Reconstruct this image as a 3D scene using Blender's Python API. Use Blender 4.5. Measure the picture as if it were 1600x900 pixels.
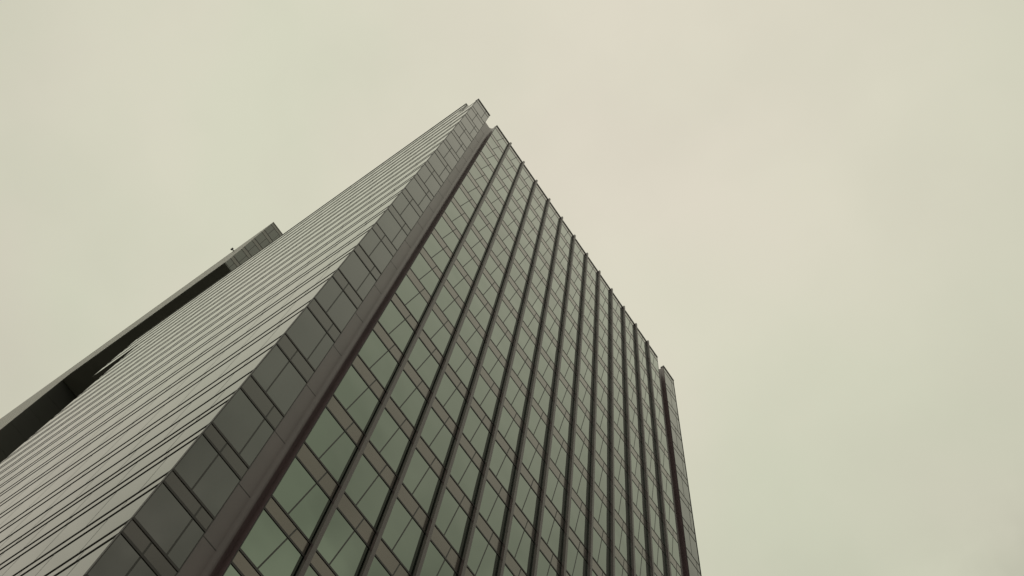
import bpy, math, random
from mathutils import Matrix, Vector
random.seed(7)
for o in list(bpy.data.objects): bpy.data.objects.remove(o)
scene = bpy.context.scene
col = scene.collection

# ------------------------------------------------------------------ camera
S = 4.0                       # metres per storey unit
CAM = Vector((0.0, 0.0, 1.6))
F = 1681.05
RIGHT = Vector((0.57007646, -0.81703323, 0.08642646))
DOWN = Vector((0.79535992, 0.52244396, -0.30733517))
FWD = Vector((0.20595006, 0.24394469, 0.94766848))
cd = bpy.data.cameras.new('camera'); cam = bpy.data.objects.new('camera', cd); col.objects.link(cam)
cd.sensor_width = 36.0; cd.lens = F / 1600.0 * 36.0
cd.clip_start = 0.1; cd.clip_end = 6000
m = Matrix((RIGHT, -DOWN, -FWD)).transposed().to_4x4(); m.translation = CAM
cam.matrix_world = m
scene.camera = cam

# ------------------------------------------------------------------ sky
SUN_DIR = Vector((-0.78, -0.14, 0.60)).normalized()
el = math.asin(SUN_DIR.z); az = math.atan2(SUN_DIR.x, SUN_DIR.y)
w = bpy.data.worlds.new('World'); scene.world = w; w.use_nodes = True
nt = w.node_tree; nt.nodes.clear()
N = nt.nodes.new; LK = nt.links.new
out = N('ShaderNodeOutputWorld')
sky = N('ShaderNodeTexSky'); sky.sky_type = 'NISHITA'; sky.sun_disc = False
sky.sun_elevation = el; sky.sun_rotation = az
bg1 = N('ShaderNodeBackground'); bg1.inputs['Strength'].default_value = 0.1
LK(sky.outputs[0], bg1.inputs['Color'])
tc = N('ShaderNodeTexCoord')
noi = N('ShaderNodeTexNoise'); noi.inputs['Scale'].default_value = 2.0; noi.inputs['Detail'].default_value = 5
noi.inputs['Roughness'].default_value = 0.45; noi.inputs['Distortion'].default_value = 0.6
LK(tc.outputs['Generated'], noi.inputs['Vector'])
cr = N('ShaderNodeValToRGB')
cr.color_ramp.elements[0].position = 0.32; cr.color_ramp.elements[0].color = (0.640, 0.650, 0.505, 1)
cr.color_ramp.elements[1].position = 0.68; cr.color_ramp.elements[1].color = (0.705, 0.660, 0.545, 1)
SEED = (0.0, 0.0, 0.0)
mp = N('ShaderNodeMapping'); mp.inputs['Location'].default_value = SEED; LK(tc.outputs['Generated'], mp.inputs[0]); LK(mp.outputs[0], noi.inputs['Vector'])
# large soft brightening of the cloud deck overhead, duller towards the horizon
dp = N('ShaderNodeVectorMath'); dp.operation = 'DOT_PRODUCT'
LK(tc.outputs['Generated'], dp.inputs[0]); dp.inputs[1].default_value = Vector((0.05, 0.13, 0.99)).normalized()
mr = N('ShaderNodeMapRange'); mr.interpolation_type = 'SMOOTHSTEP'
mr.inputs['From Min'].default_value = 0.78; mr.inputs['From Max'].default_value = 1.0
mr.inputs['To Min'].default_value = 0.86; mr.inputs['To Max'].default_value = 1.07
LK(dp.outputs['Value'], mr.inputs['Value'])
# colour drifts from warm near the bright patch to greenish away from it, broken up by the cloud noise
mw = N('ShaderNodeMapRange'); mw.inputs['From Min'].default_value = 0.90; mw.inputs['From Max'].default_value = 1.0
mw.inputs['To Min'].default_value = -0.05; mw.inputs['To Max'].default_value = 0.12; LK(dp.outputs['Value'], mw.inputs['Value'])
ad = N('ShaderNodeMath'); ad.operation = 'ADD'; LK(noi.outputs['Fac'], ad.inputs[0]); LK(mw.outputs[0], ad.inputs[1])
LK(ad.outputs[0], cr.inputs[0])
# broad faint cloud billows
no2 = N('ShaderNodeTexNoise'); no2.inputs['Scale'].default_value = 1.6; no2.inputs['Detail'].default_value = 3
LK(tc.outputs['Generated'], no2.inputs['Vector'])
m2 = N('ShaderNodeMapRange'); m2.inputs['From Min'].default_value = 0.3; m2.inputs['From Max'].default_value = 0.7
m2.inputs['To Min'].default_value = 0.96; m2.inputs['To Max'].default_value = 1.04
LK(no2.outputs['Fac'], m2.inputs['Value'])
no3 = N('ShaderNodeTexNoise'); no3.inputs['Scale'].default_value = 9.0; no3.inputs['Detail'].default_value = 4; LK(mp.outputs[0], no3.inputs['Vector'])
m3 = N('ShaderNodeMapRange'); m3.inputs['From Min'].default_value = 0.36; m3.inputs['From Max'].default_value = 0.64
m3.inputs['To Min'].default_value = -0.5; m3.inputs['To Max'].default_value = 0.5; LK(no3.outputs['Fac'], m3.inputs['Value'])
am = N('ShaderNodeMapRange'); am.inputs['From Min'].default_value = 0.55; am.inputs['From Max'].default_value = 0.86
am.inputs['To Min'].default_value = 1.3; am.inputs['To Max'].default_value = 0.03; LK(dp.outputs['Value'], am.inputs['Value'])
m4 = N('ShaderNodeMath'); m4.operation = 'MULTIPLY_ADD'; LK(m3.outputs[0], m4.inputs[0]); LK(am.outputs[0], m4.inputs[1]); LK(m2.outputs[0], m4.inputs[2])
mu = N('ShaderNodeMath'); mu.operation = 'MULTIPLY'; LK(mr.outputs[0], mu.inputs[0]); LK(m4.outputs[0], mu.inputs[1])
bg2 = N('ShaderNodeBackground'); LK(cr.outputs[0], bg2.inputs['Color']); LK(mu.outputs[0], bg2.inputs['Strength'])
mx = N('ShaderNodeMixShader'); mx.inputs[0].default_value = 0.97
LK(bg1.outputs[0], mx.inputs[1]); LK(bg2.outputs[0], mx.inputs[2]); LK(mx.outputs[0], out.inputs['Surface'])

sl = bpy.data.lights.new('sun', 'SUN'); sl.energy = 0.6; sl.angle = math.radians(30); sl.color = (1.0, 0.95, 0.86)
so = bpy.data.objects.new('sun', sl); col.objects.link(so); so.location = (0, 0, 200)
so.rotation_euler = SUN_DIR.to_track_quat('Z', 'Y').to_euler()

scene.view_settings.view_transform = 'Standard'; scene.view_settings.look = 'None'
scene.view_settings.exposure = 0.0; scene.view_settings.gamma = 1.0
scene.view_settings.use_curve_mapping = False

# ------------------------------------------------------------------ materials
def mat(name, base, rough=0.5, ior=1.5, metallic=0.0, spec=0.5, var=0.0, nscale=0.4, namp=0.0, pane=0.0, bump=0.0):
    """base colour, with optional weathering noise (namp), panel-to-panel variation (var), pane warp (pane)"""
    mt = bpy.data.materials.new(name); mt.use_nodes = True
    t = mt.node_tree; b = t.nodes['Principled BSDF']
    b.inputs['Base Color'].default_value = (*base, 1); b.inputs['Roughness'].default_value = rough
    b.inputs['IOR'].default_value = ior; b.inputs['Metallic'].default_value = metallic
    b.inputs['Specular IOR Level'].default_value = spec
    co = t.nodes.new('ShaderNodeTexCoord')
    last = None
    if var or namp:
        hsv = t.nodes.new('ShaderNodeHueSaturation'); hsv.inputs['Color'].default_value = (*base, 1)
        add = t.nodes.new('ShaderNodeMath'); add.operation = 'ADD'; add.inputs[0].default_value = 1.0; add.inputs[1].default_value = 0
        if var:
            g = t.nodes.new('ShaderNodeNewGeometry')
            r = t.nodes.new('ShaderNodeMapRange'); r.inputs['To Min'].default_value = -var; r.inputs['To Max'].default_value = var
            t.links.new(g.outputs['Random Per Island'], r.inputs['Value']); t.links.new(r.outputs[0], add.inputs[1])
            rh = t.nodes.new('ShaderNodeMapRange'); rh.inputs['To Min'].default_value = 0.49; rh.inputs['To Max'].default_value = 0.51
            t.links.new(g.outputs['Random Per Island'], rh.inputs['Value']); t.links.new(rh.outputs[0], hsv.inputs['Hue'])
        last = add.outputs[0]
        if namp:
            n = t.nodes.new('ShaderNodeTexNoise'); n.inputs['Scale'].default_value = nscale; n.inputs['Detail'].default_value = 6
            t.links.new(co.outputs['Object'], n.inputs['Vector'])
            r2 = t.nodes.new('ShaderNodeMapRange'); r2.inputs['From Min'].default_value = 0.3; r2.inputs['From Max'].default_value = 0.7
            r2.inputs['To Min'].default_value = -namp; r2.inputs['To Max'].default_value = namp
            t.links.new(n.outputs['Fac'], r2.inputs['Value'])
            a2 = t.nodes.new('ShaderNodeMath'); a2.operation = 'ADD'
            t.links.new(last, a2.inputs[0]); t.links.new(r2.outputs[0], a2.inputs[1]); last = a2.outputs[0]
        t.links.new(last, hsv.inputs['Value']); t.links.new(hsv.outputs[0], b.inputs['Base Color'])
    if pane or bump:
        n = t.nodes.new('ShaderNodeTexNoise'); n.inputs['Scale'].default_value = 0.35 if pane else 30; n.inputs['Detail'].default_value = 1
        t.links.new(co.outputs['Object'], n.inputs['Vector'])
        bp = t.nodes.new('ShaderNodeBump'); bp.inputs['Strength'].default_value = pane or bump; bp.inputs['Distance'].default_value = 0.05 if pane else 0.005
        t.links.new(n.outputs['Fac'], bp.inputs['Height']); t.links.new(bp.outputs[0], b.inputs['Normal'])
    return mt

M = {
 'corner_glass': mat('corner_glass', (0.014, 0.017, 0.012), 0.04, 1.82, var=0.25, pane=0.25),
 'main_glass': mat('main_glass', (0.170, 0.204, 0.168), 0.05, 1.5, metallic=1.0, var=0.16, pane=0.5),
 'side_glass': mat('side_glass', (0.03, 0.033, 0.024), 0.04, 1.52, var=0.2, pane=0.1),
 'spandrel': mat('spandrel', (0.140, 0.124, 0.110), 0.15, 1.5, metallic=0.85, var=0.12, namp=0.08),
 'corner_spandrel': mat('corner_spandrel', (0.035, 0.029, 0.024), 0.10, 1.62, var=0.15),
 'side_spandrel': mat('side_spandrel', (0.08, 0.076, 0.066), 0.07, 1.55, var=0.1),
 'transom': mat('transom', (0.016, 0.012, 0.011), 0.5, 1.4),
 'ledge': mat('ledge', (0.014, 0.013, 0.011), 0.8, 1.3, spec=0.15),
 'gasket': mat('gasket', (0.018, 0.016, 0.014), 0.5, 1.4),
 'side_joint': mat('side_joint', (0.05, 0.052, 0.045), 0.35, 1.45),
 'bronze': mat('bronze', (0.090, 0.058, 0.062), 0.32, 1.60, namp=0.14, nscale=0.5, bump=0.05),
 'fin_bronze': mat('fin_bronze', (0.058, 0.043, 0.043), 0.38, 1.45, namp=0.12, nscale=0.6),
 'fin_reflection_tone': mat('fin_reflection_tone', (0.017, 0.020, 0.016), 0.35, 1.4),
 'core': mat('core', (0.03, 0.028, 0.025), 0.6),
 'roofing': mat('roofing', (0.20, 0.19, 0.17), 0.9, namp=0.15),
 'coping': mat('coping', (0.10, 0.095, 0.085), 0.4),
 'soffit': mat('soffit', (0.10, 0.102, 0.086), 0.6, namp=0.1),
 'rear_band': mat('rear_band', (0.20, 0.19, 0.16), 0.45, 1.4, namp=0.1),
 'rear_spandrel': mat('rear_spandrel', (0.12, 0.115, 0.095), 0.25, 1.5, var=0.1),
 'rear_glass': mat('rear_glass', (0.075, 0.082, 0.066), 0.08, 1.5, var=0.15),
 'rear_shaded_glass': mat('rear_shaded_glass', (0.045, 0.045, 0.040), 0.3, 1.25, var=0.2),
 'ground': mat('ground', (0.10, 0.10, 0.09), 0.9, namp=0.2, nscale=0.02),
 'paving': mat('paving', (0.24, 0.23, 0.21), 0.8, namp=0.15, nscale=0.3),
 'asphalt': mat('asphalt', (0.05, 0.05, 0.05), 0.9, namp=0.15, nscale=0.5),
}

M['side_glass'].node_tree.nodes['Principled BSDF'].inputs['Specular Tint'].default_value = (0.94, 1.0, 0.90, 1)
# ------------------------------------------------------------------ mesh helpers
class MB:
    """collects faces in a tower frame (u along the front, v going back, z up; storey units)"""
    def __init__(s, fr): s.fr = fr; s.v = []; s.f = []; s.mi = []; s.mats = []
    def mid(s, m):
        if m not in s.mats: s.mats.append(m)
        return s.mats.index(m)
    def pts(s, P, faces, m):
        b = len(s.v); s.v += [s.fr(*p) for p in P]
        for f in faces: s.f.append([b + i for i in f]); s.mi.append(s.mid(m))
    def box(s, u0, u1, v0, v1, z0, z1, m, su=0.0):
        # su: sideways slant of the top in u
        P = [(u0, v0, z0), (u1, v0, z0), (u1, v1, z0), (u0, v1, z0), (u0+su, v0, z1), (u1+su, v0, z1), (u1+su, v1, z1), (u0+su, v1, z1)]
        s.pts(P, [(0, 3, 2, 1), (4, 5, 6, 7), (0, 1, 5, 4), (1, 2, 6, 5), (2, 3, 7, 6), (3, 0, 4, 7)], m)
    def prism(s, prof, z0, z1, m):
        n = len(prof); P = [(u, v, z0) for u, v in prof] + [(u, v, z1) for u, v in prof]
        s.pts(P, [tuple(range(n-1, -1, -1)), tuple(range(n, 2*n))] + [(i, (i+1) % n, n+(i+1) % n, n+i) for i in range(n)], m)
    def build(s, name, parent, smooth=False):
        me = bpy.data.meshes.new(name); base = Vector((0, 0, 0)); q = parent
        while q: base = base + q.location; q = q.parent
        me.from_pydata([tuple(Vector(p) - base) for p in s.v], [], s.f); me.update()
        for k in s.mats: me.materials.append(M[k])
        for p, i in zip(me.polygons, s.mi): p.material_index = i; p.use_smooth = smooth
        o = bpy.data.objects.new(name, me); col.objects.link(o)
        if parent: o.parent = parent
        return o

AL = 0.0100987
SA, CA = math.sin(AL), math.cos(AL)
def frame(x0, y0):
    def fr(u, v, z): return Vector(((x0 + u + v*SA) * S, (y0 + v*CA) * S, z * S + CAM.z))
    return fr
def thing(name, loc, label, cat):
    o = bpy.data.objects.new(name, None); col.objects.link(o); o.location = loc
    o['label'] = label; o['category'] = cat; return o
G = -CAM.z / S            # ground level in units

# ------------------------------------------------------------------ ground
def slab(name, x0, x1, y0, y1, z0, z1, m):
    b = MB(lambda u, v, z: Vector((u, v, z))); b.box(x0, x1, y0, y1, z0, z1, m); o = b.build(name, None); o['kind'] = 'structure'
slab('ground', -2500, 2500, -2500, 2500, -1.0, 0.0, 'ground')
slab('road', -300, 300, -22, -8, 0.004, 0.008, 'asphalt')
slab('pavement', -300, 300, -7.9, 120, 0.006, 0.13, 'paving')

# ------------------------------------------------------------------ the near tower
X0, Y0 = 1.16216, 4.26832
fr = frame(X0, Y0)
tower = thing('office_tower', fr(4.0, 5.0, G), 'big glass office tower in front with ribbed right face and bright banded left face', 'tower')
A_, W_, FINW, PR = 0.7226, 0.51652, 0.042, 0.055
SL, SR, REC = 0.4473, 0.7164, 0.15
UR, URR = 7.632 - (SR - SL), 7.632          # right recess
WID = 8.0748
VM, VE, VS = 9.80, 11.45, 0.60               # main depth, upper wing end, start of raised roof
ZR, ZP, ZX = 24.01, 25.68, 23.08             # front roof, raised roof, underside of the upper wing
Lz = [23.675 - k for k in range(15)] + [8.665, 7.688, 6.850, 6.122, 5.482]
Uz = [z + 0.267 for z in Lz[:16]] + [7.947, 7.033, 6.289, 5.649]
while Lz[-1] > 0.9: Lz.append(Lz[-1] - 0.632); Uz.append(Lz[-1] + 0.167)

# body: dark inner wall behind the glass
GI = 0.03
b = MB(fr)
b.box(SL-0.0, SR, REC+GI, REC+0.3, G, ZR-0.12, 'core'); b.box(UR, URR, REC+GI, REC+0.3, G, ZR-0.12, 'core')
b.box(GI, SL-GI, GI, REC+0.3, G, ZR-0.05, 'core'); b.box(SR+GI, UR-GI, GI, REC+0.3, G, ZR-0.05, 'core'); b.box(URR+GI, WID-GI, GI, REC+0.3, G, ZR-0.05, 'core')
b.box(GI, WID-GI, REC+0.302, VS, G, ZR-0.05, 'core')
b.box(GI, WID-GI, VS+0.002, VM-GI, G, ZP-0.05, 'core')
b.box(GI, 4.0, VM-GI+0.002, VE-GI, ZX+0.02, ZP-0.05, 'core')
b.build('inner_wall', tower)
b = MB(fr); b.box(GI+.01, WID-GI-.01, VS+0.03, VM-GI-.01, ZP-0.048, ZP-0.03, 'roofing'); b.build('roof', tower)
b = MB(fr); b.box(-0.002, 4.0, VM-GI, VE, ZX-0.03, ZX+0.018, 'soffit'); b.build('soffit', tower)
# right and rear faces, plain banded glass
b = MB(fr)
for k in range(len(Lz)):
    zt = Lz[k]; zb = Uz[k+1] if k+1 < len(Uz) else G
    b.box(WID-GI+.001, WID, 0.0, VM, zb, zt, 'side_glass'); b.box(0.5, WID-GI, VM-GI+.001, VM, zb, min(zt, ZX-0.05), 'side_glass')
    b.box(WID-GI+.001, WID+.003, 0.0, VM, zt+.001, Uz[k]-.001, 'side_spandrel')
b.build('rear_glazing', tower)

# --- front: windows and spandrels, each its own part; 100 largest in view separate
bays = [('c', 0.0, SL)]
for i in range(13): bays.append(('m', (A_ + W_*i) if i else SR, A_ + W_*(i+1) - FINW if i < 12 else UR))
bays.append(('c', URR, WID))
def img(u, v, z):
    p = fr(u, v, z) - CAM; d = p.dot(FWD); return 800 + F*p.dot(RIGHT)/d, 450 + F*p.dot(DOWN)/d
def area(u0, u1, z0, z1):
    P = [img(u0, 0, z0), img(u1, 0, z0), img(u1, 0, z1), img(u0, 0, z1)]
    cx = sum(p[0] for p in P)/4; cy = sum(p[1] for p in P)/4
    if not (-30 < cx < 1630 and -30 < cy < 930): return 0
    return abs(sum(P[i][0]*P[(i+1) % 4][1] - P[(i+1) % 4][0]*P[i][1] for i in range(4)))/2
TH = 0.026      # transom height
wins, spans = [], []
for k in range(len(Lz)):
    zt = Lz[k]; zb = Uz[k+1] if k+1 < len(Uz) else G
    for (t, u0, u1) in bays:
        wins.append((area(u0, u1, zb, zt), k, t, u0, u1, zb, zt)); spans.append((area(u0, u1, zt, Uz[k]), k, t, u0, u1, zt, Uz[k]))
def joint_u(t, u0, k, z, zb, ztt):
    """centre of the upright joint at height z of storey k (slanted on the ribbed face, staggered on the corner strips)"""
    if t == 'c': return u0 + (0.317 if k % 2 == 0 else 0.190)
    ub = A_ + W_*round((u0 - A_)/W_)
    return ub + 0.186 + 0.130*(z - zb)/(ztt - zb)
def panel(b, k, t, u0, u1, z0, z1, glass, zb, ztt):
    jw = 0.0065
    a0, a1 = joint_u(t, u0, k, z0, zb, ztt), joint_u(t, u0, k, z1, zb, ztt)
    e = 0.004
    # two panes with a recess between them, filled by a dark joint
    for (l0, l1, r0, r1) in ((u0+e, u0+e, a0-jw, a1-jw), (a0+jw, a1+jw, u1-e, u1-e)):
        P = [(l0, 0, z0), (r0, 0, z0), (r1, 0, z1), (l1, 0, z1), (l0, GI-.001, z0), (r0, GI-.001, z0), (r1, GI-.001, z1), (l1, GI-.001, z1)]
        b.pts(P, [(0, 1, 2, 3), (0, 4, 5, 1), (1, 5, 6, 2), (2, 6, 7, 3), (3, 7, 4, 0)], glass)
    P = [(a0-jw, -.001, z0), (a0+jw, -.001, z0), (a1+jw, -.001, z1), (a1-jw, -.001, z1), (a0-jw, .01, z0), (a0+jw, .01, z0), (a1+jw, .01, z1), (a1-jw, .01, z1)]
    b.pts(P, [(0, 1, 2, 3), (0, 4, 5, 1), (2, 6, 7, 3), (1, 5, 6, 2), (3, 7, 4, 0)], 'gasket')
for lst, nm, mats in ((wins, 'window', {'c': 'corner_glass', 'm': 'main_glass'}), (spans, 'spandrel_panel', {'c': 'corner_spandrel', 'm': 'spandrel'})):
    lst.sort(key=lambda q: -q[0]); rest = MB(fr)
    for n, (a, k, t, u0, u1, z0, z1) in enumerate(lst):
        zb = Uz[k+1] if k+1 < len(Uz) else G
        b = MB(fr) if n < 100 else rest
        panel(b, k, t, u0, u1, z0 + TH*.48, z1 - TH*.48, mats[t], zb, Uz[k])
        if n < 100: b.build(nm, tower)
    o = rest.build(nm, tower); o['kind'] = 'stuff'
# transoms on the front: one per level
for z in Lz + Uz:
    if z > ZR - 0.05: continue
    b = MB(fr); pj = -0.005 if z < 12 else -0.003
    for (u0, u1) in ((0.0, SL), (SR, UR), (URR, WID)):
        b.box(u0, u1, pj, GI, z - TH*.48, z + TH*.48, 'transom')
    b.build('transom', tower)
# parapet coping
b = MB(fr)
for (u0, u1) in ((-0.006, SL+.004), (SR-.004, UR+.004), (URR-.004, WID+.006)):
    b.box(u0, u1, -0.012, GI+.05, ZR-0.055, ZR, 'coping')
b.build('coping', tower)
# corner trim posts beside the recesses and at the outer corner
for u in (-0.004, SL-0.008, SR-0.004, UR-0.006, URR-0.004, WID-0.004):
    b = MB(fr); b.box(u, u+0.007, -0.0035, GI, G, ZR-0.056, 'transom'); b.build('edge_trim', tower)
# recessed bronze channels: back panel with a rounded inner corner, a joint each storey
def channel(u0, u1):
    R = 0.07
    prof = [(u0+.002, REC)]
    for i in range(9):
        a = math.pi/2 * i/8
        prof.append((u1-.006-R + R*math.sin(a), REC-R + R*math.cos(a)))
    prof.append((u1-.006, 0.002)); prof.append((u1+0.004, 0.002)); prof.append((u1+.004, REC+GI-.002)); prof.append((u0+.002, REC+GI-.002))
    zs = [G] + sorted(Uz) 
    zs = [z for z in zs if z < ZR-0.3] + [ZR-0.10]
    root = None
    b = MB(fr)
    b.prism(prof, G, zs[-1], 'bronze')
    for z in zs[1:-1]: b.box(u0+.004, u1-.006-R, REC-.0008, REC+.02, z-.005, z+.005, 'gasket')
    b.build('recess_cladding', tower)
channel(SL, SR); channel(UR, URR)
# fins: web painted dark as the fin's reflection in glass, bronze nose; first one built, the rest copied
def make_fin(i):
    u = A_ + W_*i
    b = MB(fr); b.box(u-FINW+.004, u-.004, -PR*0.35, GI, G, 23.86, 'fin_reflection_tone'); f = b.build('fin', tower)
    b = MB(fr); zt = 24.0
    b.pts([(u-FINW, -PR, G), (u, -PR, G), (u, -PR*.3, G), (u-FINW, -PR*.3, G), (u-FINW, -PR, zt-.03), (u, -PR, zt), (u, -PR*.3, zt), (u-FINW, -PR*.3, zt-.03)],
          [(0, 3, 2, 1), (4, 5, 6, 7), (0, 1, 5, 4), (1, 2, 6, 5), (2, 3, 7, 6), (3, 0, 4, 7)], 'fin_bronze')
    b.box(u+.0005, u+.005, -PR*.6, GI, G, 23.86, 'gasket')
    c = b.build('nose_cap', f); return f, c
f0, c0 = make_fin(1)
for i in range(2, 13):
    f = f0.copy(); col.objects.link(f); f.parent = tower; f.location = ((i-1)*W_*S, 0, 0)
    c = c0.copy(); col.objects.link(c); c.parent = f

# --- left face: ribbon windows, spandrel bands, ledges
sideL, sideU = [24.675], [24.942]
for a, c in zip(Lz, Uz):
    if abs(a - 7.688) < .01: sideL += [8.095, 7.490]; sideU += [8.105, 7.665]     # a lone transom, then a lower band
    else: sideL.append(a); sideU.append(c)
LD = 0.004
def vspan(z0, z1):
    v0 = 0.0 if z1 < ZR + .02 else VS
    v1 = VE if z0 > ZX - .02 else VM
    return v0, v1
def side_strip(b, z0, z1, v0, v1, m, off, step, jm, x=0.0):
    v = v0 + .004; nxt = v0 + off; jw = .0045
    while v < v1 - .004:
        e = min(nxt, v1 - .004)
        b.pts([(x, v, z0), (x, e, z0), (x, e, z1), (x, v, z1), (x+GI-.001, v, z0), (x+GI-.001, e, z0), (x+GI-.001, e, z1), (x+GI-.001, v, z1)],
              [(0, 3, 2, 1), (0, 1, 5, 4), (1, 2, 6, 5), (2, 3, 7, 6), (3, 0, 4, 7)], m)
        if e < v1 - .01: b.box(x-.0006, x+.008, e, e+2*jw, z0, z1, jm)
        v = e + 2*jw; nxt = e + step
for k in range(len(sideL)):
    zt = sideL[k]; zb = sideU[k+1] if k+1 < len(sideU) else G
    if k == 0:   # raised roof storey above the front parapet
        pass
    z1s = sideU[k] if k else sideU[0]
    # glass ribbon
    zz = [(zb, zt)]
    for (a, c) in zz:
        v0, v1 = vspan(a, c)
        b = MB(fr); side_strip(b, a + TH/2, c - TH/2, v0, v1, 'side_glass', 0.23 + (0.10 if k % 2 else 0.25)*1.0, 0.51, 'side_joint')
        b.build('ribbon_window', tower)
    v0, v1 = vspan(zt, z1s)
    lone = z1s - zt < .02
    if not lone: b = MB(fr); side_strip(b, zt + TH/2, z1s - TH/2, v0, v1, 'side_spandrel', 0.40, 1.02, 'side_joint'); b.build('spandrel_band', tower)
    for z in ((zt, z1s) if not lone else (8.10,)):
        if ZR-.1 < z < ZR + .02: v0 = VS
        else: v0 = vspan(z, z)[0]
        v1 = vspan(z, z)[1]
        b = MB(fr); b.box(-LD, .003, v0 + (0 if v0 == 0 else .002), v1, z - TH*.49, z + TH*.49, 'ledge'); b.build('ledge', tower)
b = MB(fr); side_strip(b, 24.942 + TH/2, ZP - .05, VS, VE, 'side_glass', .4, .51, 'side_joint'); b.build('ribbon_window', tower)
b = MB(fr); b.box(-.010, GI+.05, VS-.004, VE, ZP-.05, ZP, 'coping'); b.box(GI+.052, WID, VS-.004, VS+.03, ZP-.05, ZP, 'coping')
b.build('coping', tower)
b = MB(fr); b.box(GI+.01, WID, VS-.02, VS-.001, ZR, ZP-.052, 'side_spandrel'); b.build('raised_wall', tower)
b = MB(fr); b.box(0.0, 4.0, VE-GI, VE-.002, ZX+.02, ZP-.052, 'side_spandrel'); b.build('wing_end_wall', tower)

b = MB(fr)
for (z0, z1) in ((ZX+.02, 23.675 - TH/2),): b.box(0, GI-.001, VM+.002, VE-.004, z0, z1, 'side_glass')
b.build('ribbon_window', tower)

# ------------------------------------------------------------------ the tower behind
X2, Y2 = 1.30, 16.6
fr2 = frame(X2, Y2)
Z2, ZB, V2, VF, W2 = 40.0, 34.38, 7.85, 27.0, 8.0
back = thing('office_tower', fr2(4.0, 14.0, G), 'second tower mostly hidden behind, its dark underside and small panelled end showing at left', 'tower')
b = MB(fr2)
b.box(GI, W2, GI, V2+GI, ZB+.03, Z2-.05, 'core'); b.box(GI, W2, V2+GI+.002, VF, G, Z2-.05, 'core'); b.build('inner_wall', back)
b = MB(fr2); b.box(0.0, W2, 0.0, V2, ZB-.02, ZB+.028, 'soffit'); b.build('soffit', back)
b = MB(fr2); b.box(GI+.01, W2-.01, GI+.02, VF-.01, Z2-.048, Z2-.03, 'roofing'); b.build('roof', back)
ST = 1.18
zs = []; z = Z2 - .32
while z > ZB + .3: zs.append(z); z -= ST
# upper front end wall
for i, zt in enumerate(zs):
    zb = zt - ST + .32 if i + 1 < len(zs) else ZB + .03
    for j in range(16):
        u0 = .5*j; a = u0 + (.30 if i % 2 else .22)
        b = MB(fr2)
        b.box(u0+.004, a-.010, 0, GI-.001, zb+.02, zt-.02, 'rear_glass'); b.box(a+.010, u0+.496, 0, GI-.001, zb+.02, zt-.02, 'rear_glass')
        b.box(a-.010, a+.010, .002, GI-.001, zb+.02, zt-.02, 'gasket'); b.build('window', back)
    b = MB(fr2); b.box(0, W2, 0, GI-.001, zt+.02, zt+.28, 'rear_spandrel'); b.build('spandrel_band', back)
    b = MB(fr2); b.box(-.001, W2, -.003, GI-.002, zt-.02, zt+.019, 'transom'); b.build('transom', back)
    if i: b = MB(fr2); b.box(-.001, W2, -.003, GI-.002, zt+.281, zt+.32, 'transom'); b.build('transom', back)
# left face of the tower behind
zz = []; z = Z2 - .32
while z > G + 1.4: zz.append(z); z -= ST
for i, zt in enumerate(zz):
    zb = zt - ST + .32
    v0 = 0.0 if zb > ZB - .1 else V2
    b = MB(fr2); side_strip(b, max(zb, ZB+.03 if v0 == 0 else G)+.02, zt-.02, v0, VF, 'rear_band', 99, 99, 'side_joint'); b.build('ribbon_window', back)
    vs = 0.0 if zt > ZB else V2
    b = MB(fr2); side_strip(b, zt+.02, zt+.30, vs, VF, 'rear_spandrel', 99, 99, 'side_joint'); b.build('spandrel_band', back)
    for z in (zt, zt+.32):
        if z > Z2-.1: continue
        b = MB(fr2); b.box(-.0002, GI, vs, VF, z-.02, z+.02, 'rear_spandrel'); b.build('ledge', back)
b = MB(fr2); b.box(-.003, GI+.05, -.012, VF, Z2-.05, Z2, 'coping'); b.box(GI+.052, W2, -.012, GI+.05, Z2-.05, Z2, 'coping'); b.build('coping', back)
# lower front; the overhang's shade is put into its glass colour
z = ZB - .04; n = 0
while z > G + .5 and n < 28:
    b = MB(fr2)
    for j in range(8): b.box(1.0*j+.001, 1.0*j+.999, V2, V2+GI, z - ST + .008, z, 'rear_shaded_glass')
    b.build('shaded_window_row', back); z -= ST; n += 1

# small fixture reaching out from the roof edge of the tower behind
p = fr2(0.0, 2.10, Z2)
fx = thing('roof_fixture', p, 'tiny dark fixture sticking out over the roof edge of the tower behind', 'roof fixture')
frw = lambda u, v, z: p + Vector((u, v, z))
b = MB(frw); b.box(-.25, .5, -.07, .07, .004, .14, 'gasket'); b.build('arm', fx)
b = MB(frw); b.box(-.5, -.25, -.2, .2, -.1, .2, 'gasket'); b.build('head', fx)
